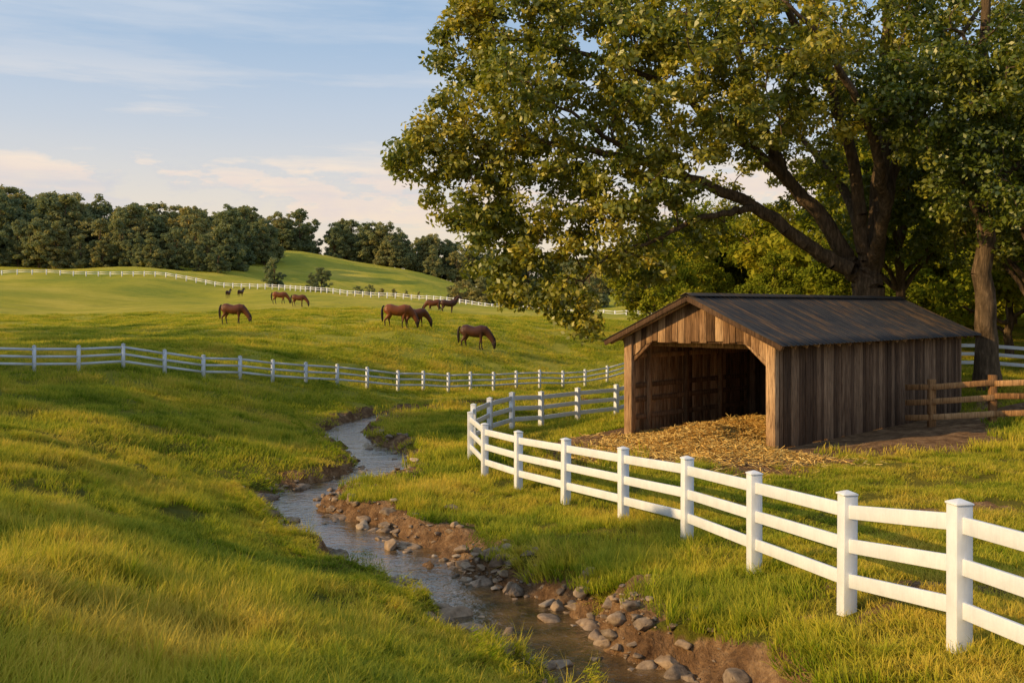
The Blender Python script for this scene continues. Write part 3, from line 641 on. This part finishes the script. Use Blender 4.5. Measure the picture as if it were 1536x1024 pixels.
# ------------------------------------------------------------------ horses
def loft(path,ns=14):
    P=np.array([p[:3] for p in path],float); V=[];F=[]
    Tn=np.gradient(P,axis=0); Tn/=np.linalg.norm(Tn,axis=1)[:,None]
    for (p,t,q) in zip(P,Tn,path):
        s=np.array([0,1.,0]); s-=t*(s@t); s/=np.linalg.norm(s); u=np.cross(s,t)
        for k in range(ns):
            a=2*math.pi*k/ns; V.append(p+u*math.cos(a)*q[3]+s*math.sin(a)*q[4])
    n=len(path)
    for i in range(n-1):
        for k in range(ns): F.append((i*ns+k,i*ns+(k+1)%ns,(i+1)*ns+(k+1)%ns,(i+1)*ns+k))
    F.append(tuple(range(ns))[::-1]); F.append(tuple((n-1)*ns+k for k in range(ns)))
    return V,F
def horse_mesh(pose,seed):
    r=random.Random(seed); parts=[]
    trunk=[(-.90,0,1.27,.06,.06),(-.86,0,1.25,.2,.17),(-.72,0,1.23,.32,.27),(-.5,0,1.22,.36,.31),(-.25,0,1.16,.34,.32),(.0,0,1.11,.34,.33),(.25,0,1.12,.37,.31),(.48,0,1.17,.38,.27)]
    if pose=='graze':
        neck=[(.68,0,1.17,.33,.2),(.86,0,1.03,.25,.14),(1.02,0,.83,.19,.105),(1.14,0,.62,.155,.09),(1.21,0,.47,.13,.085),(1.25,0,.38,.14,.095),(1.27,0,.27,.125,.085),(1.27,0,.16,.085,.065),(1.265,0,.07,.075,.06),(1.26,0,.03,.04,.04)]
        crest=[(.62,1.52),(.85,1.28),(1.08,1.0),(1.25,.72),(1.34,.5)]; ears=(1.33,.49,(.5,.6))
    else:
        neck=[(.66,0,1.26,.34,.2),(.82,0,1.42,.26,.14),(.95,0,1.6,.19,.11),(1.04,0,1.76,.15,.09),(1.12,0,1.86,.13,.09),(1.22,0,1.85,.13,.095),(1.34,0,1.77,.12,.085),(1.48,0,1.66,.085,.065),(1.57,0,1.59,.075,.06),(1.6,0,1.57,.04,.04)]
        crest=[(.52,1.56),(.68,1.68),(.82,1.84),(.95,1.96),(1.06,2.0)]; ears=(1.1,2.0,(-.1,1))
    parts.append(loft(trunk+neck))
    for sy in (1,-1):
        dx=r.uniform(-.16,.16); y=.15*sy
        parts.append(loft([(.44,y,1.15,.17,.12),(.43,y,.95,.13,.1),(.42+dx*.3,y,.75,.085,.075),(.42+dx*.6,y,.5,.058,.055),(.42+dx*.8,y,.44,.05,.05),(.41+dx*.9,y,.28,.036,.034),(.41+dx,y,.15,.043,.04),(.44+dx,y,.08,.04,.038),(.455+dx,y,.05,.055,.052),(.46+dx,y,0,.066,.062)],10))
        dx=r.uniform(-.2,.16)
        parts.append(loft([(-.6,y,1.2,.26,.15),(-.55,y,1.0,.22,.14),(-.53+dx*.2,y,.84,.15,.11),(-.62+dx*.5,y,.68,.09,.075),(-.70+dx*.8,y,.55,.068,.055),(-.69+dx*.9,y,.46,.052,.046),(-.66+dx,y,.28,.038,.035),(-.65+dx,y,.15,.045,.042),(-.62+dx,y,.08,.042,.04),(-.605+dx,y,.05,.056,.052),(-.6+dx,y,0,.066,.062)],10))
        ex,ez,ed=ears; parts.append(loft([(ex,.05*sy,ez-.06,.04,.03),(ex+ed[0]*.05,.06*sy,ez+ed[1]*.04,.032,.026),(ex+ed[0]*.12,.065*sy,ez+ed[1]*.12,.008,.008)],8))
    V=[];F=[]
    for v,f in parts: o=len(V); V+=v; F+=[tuple(o+i for i in q) for q in f]
    me=bpy.data.meshes.new('horse'); me.from_pydata([tuple(v) for v in V],[],F); me.update()
    bm=bmesh.new(); bm.from_mesh(me); bmesh.ops.recalc_face_normals(bm,faces=bm.faces); bm.to_mesh(me); bm.free()
    o=bpy.data.objects.new('tmp',me); link(o); md=o.modifiers.new('r','REMESH'); md.mode='VOXEL'; md.voxel_size=.022; md2=o.modifiers.new('s','SMOOTH'); md2.iterations=4; md2.factor=.6
    dg=bpy.context.evaluated_depsgraph_get(); dg.update(); m2=bpy.data.meshes.new_from_object(o.evaluated_get(dg)); bpy.data.objects.remove(o)
    m2.polygons.foreach_set('use_smooth',np.ones(len(m2.polygons),dtype=bool))
    hv,hf=loft([(-.88,0,1.46,.05,.05),(-.97,0,1.38,.06,.06),(-1.02,0,1.15,.08,.08),(-1.02,0,.85,.09,.08),(-1.0,0,.6,.07,.06),(-.99,0,.42,.03,.03)],10)
    v2,f2=loft([(x,.03,z-.06,.10 if 0<i<4 else .05,.045) for i,(x,z) in enumerate(crest)],8)
    o2=len(hv); hv=hv+v2; hf=hf+[tuple(o2+i for i in q) for q in f2]
    hm=bpy.data.meshes.new('mane_and_tail'); hm.from_pydata([tuple(v) for v in hv],[],hf); hm.update(); hm.polygons.foreach_set('use_smooth',np.ones(len(hm.polygons),dtype=bool))
    return m2,hm
def coat(name,a,b):
    m=M(name); tc=m.n('ShaderNodeTexCoord'); sp=m.n('ShaderNodeSeparateXYZ'); m.l(tc.outputs['Object'],sp.inputs[0]); n1=m.noise(3,tc.outputs['Object'],3)
    c=m.mix(n1,a,b); f=m.ramp(m.math('ADD',sp.outputs[2],m.math('MULTIPLY',n1,.15)),[(.42,(1,1,1)),(.72,(0,0,0))]); c=m.mix(f,c,(.02,.012,.009))
    return m.fin(m.pbr(c,.5,0,.35))
coats=[coat('bay_coat',(.085,.022,.007),(.13,.04,.011)),coat('chestnut_coat',(.16,.042,.011),(.22,.065,.016)),coat('dark_bay_coat',(.045,.015,.008),(.075,.025,.011))]
m=M('horse_hair'); mat_hair=m.fin(m.pbr((.018,.011,.008),.6))
poses=[horse_mesh('graze',1),horse_mesh('graze',2),horse_mesh('up',3)]
for x,y,s,yaw,ps,ct in [(-2.65,70,1.12,-8,0,2),(-8.6,75,1.16,6,1,1),(-7.5,77.2,1.0,20,0,0),(-22.4,80,1.1,-4,0,0),(-30.8,132,1.05,10,1,1),(-27.2,127,1.0,-5,0,0),(-9.6,122,1.05,184,1,0),(-7.6,119,1.08,12,2,2),(-59,207,1.0,80,2,2),(-56.4,207,1.0,70,2,2),(1.6,150,1.0,25,0,2),(52,108,1.1,170,0,2),(49.3,104,1.1,10,2,0)]:
    bme,hme=poses[ps]; b=bme.copy(); b.materials.clear(); b.materials.append(coats[ct]); h=obj('horse',b)
    h.location=(x,y,H(x,y)[0]-.02); h.scale=(s,s,s); h.rotation_euler=(0,0,math.radians(yaw))
    q=hme.copy(); q.materials.clear(); q.materials.append(mat_hair); obj('mane_and_tail',q,h)
# ------------------------------------------------------------------ world, sun, camera
EL=math.radians(20.5); sd=Vector((-.93,-.37,0)).normalized(); sun_dir=Vector((sd.x*math.cos(EL),sd.y*math.cos(EL),math.sin(EL)))
w=bpy.data.worlds.new('World'); scene.world=w; w.use_nodes=True; t=w.node_tree; t.nodes.clear()
class WM(M):
    def __init__(s): s.t=t; s.out=t.nodes.new('ShaderNodeOutputWorld')
m=WM(); sky=m.n('ShaderNodeTexSky'); sky.sky_type='NISHITA'; sky.sun_disc=False; sky.sun_elevation=EL; sky.sun_rotation=math.atan2(sd.x,sd.y)%(2*math.pi); sky.air_density=1.0; sky.dust_density=1.2; sky.ozone_density=1.5
bg=m.n('ShaderNodeBackground'); m.l(sky.outputs[0],bg.inputs[0]); bg.inputs[1].default_value=.14
tc=m.n('ShaderNodeTexCoord'); sp=m.n('ShaderNodeSeparateXYZ'); m.l(tc.outputs['Generated'],sp.inputs[0]); z=sp.outputs[2]
c1=m.noise(1.0,tc.outputs['Generated'],8,.6,(2.0,2.0,19)); c1=m.ramp(c1,[(.4,(0,0,0)),(.64,(1,1,1))]); b1=m.ramp(z,[(.03,(1,1,1)),(.18,(.95,.95,.95)),(.23,(.45,.45,.45)),(.34,(.55,.55,.55))]); 
c2=m.noise(1.0,tc.outputs['Generated'],9,.62,(10,10,32)); c2=m.ramp(c2,[(.42,(0,0,0)),(.52,(1,1,1))]); b2=m.ramp(z,[(.07,(0,0,0)),(.09,(1,1,1)),(.125,(.9,.9,.9)),(.15,(0,0,0))])
f=m.math('ADD',m.math('MULTIPLY',m.math('MULTIPLY',c1,b1),.8),m.math('MULTIPLY',m.math('MULTIPLY',c2,b2),.75),True)
hz_=m.ramp(z,[(.0,(.9,.9,.9)),(.1,(.68,.68,.68)),(.17,(.38,.38,.38)),(.26,(.12,.12,.12)),(.4,(.0,.0,.0))])
f=m.math('MAXIMUM',f,hz_)
cc=m.ramp(z,[(.05,(1.0,.8,.55)),(.11,(1.0,.83,.64)),(.19,(.98,.87,.77)),(.32,(.88,.9,.93))])
cc=m.mix(m.math('MULTIPLY',m.math('MULTIPLY',c2,b2),m.noise(1.0,tc.outputs['Generated'],6,.6,(20,20,50))),cc,(.74,.66,.68))
veil=m.n('ShaderNodeBackground'); veil.inputs[0].default_value=(.36,.56,.82,1); veil.inputs[1].default_value=1.0
mv=m.n('ShaderNodeMixShader'); mv.inputs[0].default_value=.6; m.l(bg.outputs[0],mv.inputs[1]); m.l(veil.outputs[0],mv.inputs[2])
bg2=m.n('ShaderNodeBackground'); m.l(cc,bg2.inputs[0]); bg2.inputs[1].default_value=.98
mx=m.n('ShaderNodeMixShader'); m.l(f,mx.inputs[0]); m.l(mv.outputs[0],mx.inputs[1]); m.l(bg2.outputs[0],mx.inputs[2]); m.l(mx.outputs[0],m.out.inputs[0])
sl=bpy.data.lights.new('sun','SUN'); sl.energy=5.0; sl.color=(1,.69,.31); sl.angle=math.radians(.6); so=obj('sun',sl); so.rotation_euler=sun_dir.to_track_quat('Z','Y').to_euler()
cam=bpy.data.cameras.new('camera'); cam.sensor_width=36; cam.lens=35; cam.shift_y=-52/1536; cam.clip_end=6000; cam.clip_start=.1
co=obj('camera',cam); co.location=(0,0,4); co.rotation_euler=(math.pi/2,0,0); scene.camera=co
scene.view_settings.view_transform='Standard'; scene.view_settings.look='None'; scene.view_settings.exposure=0
print('DONE polys', len(ground.data.polygons))
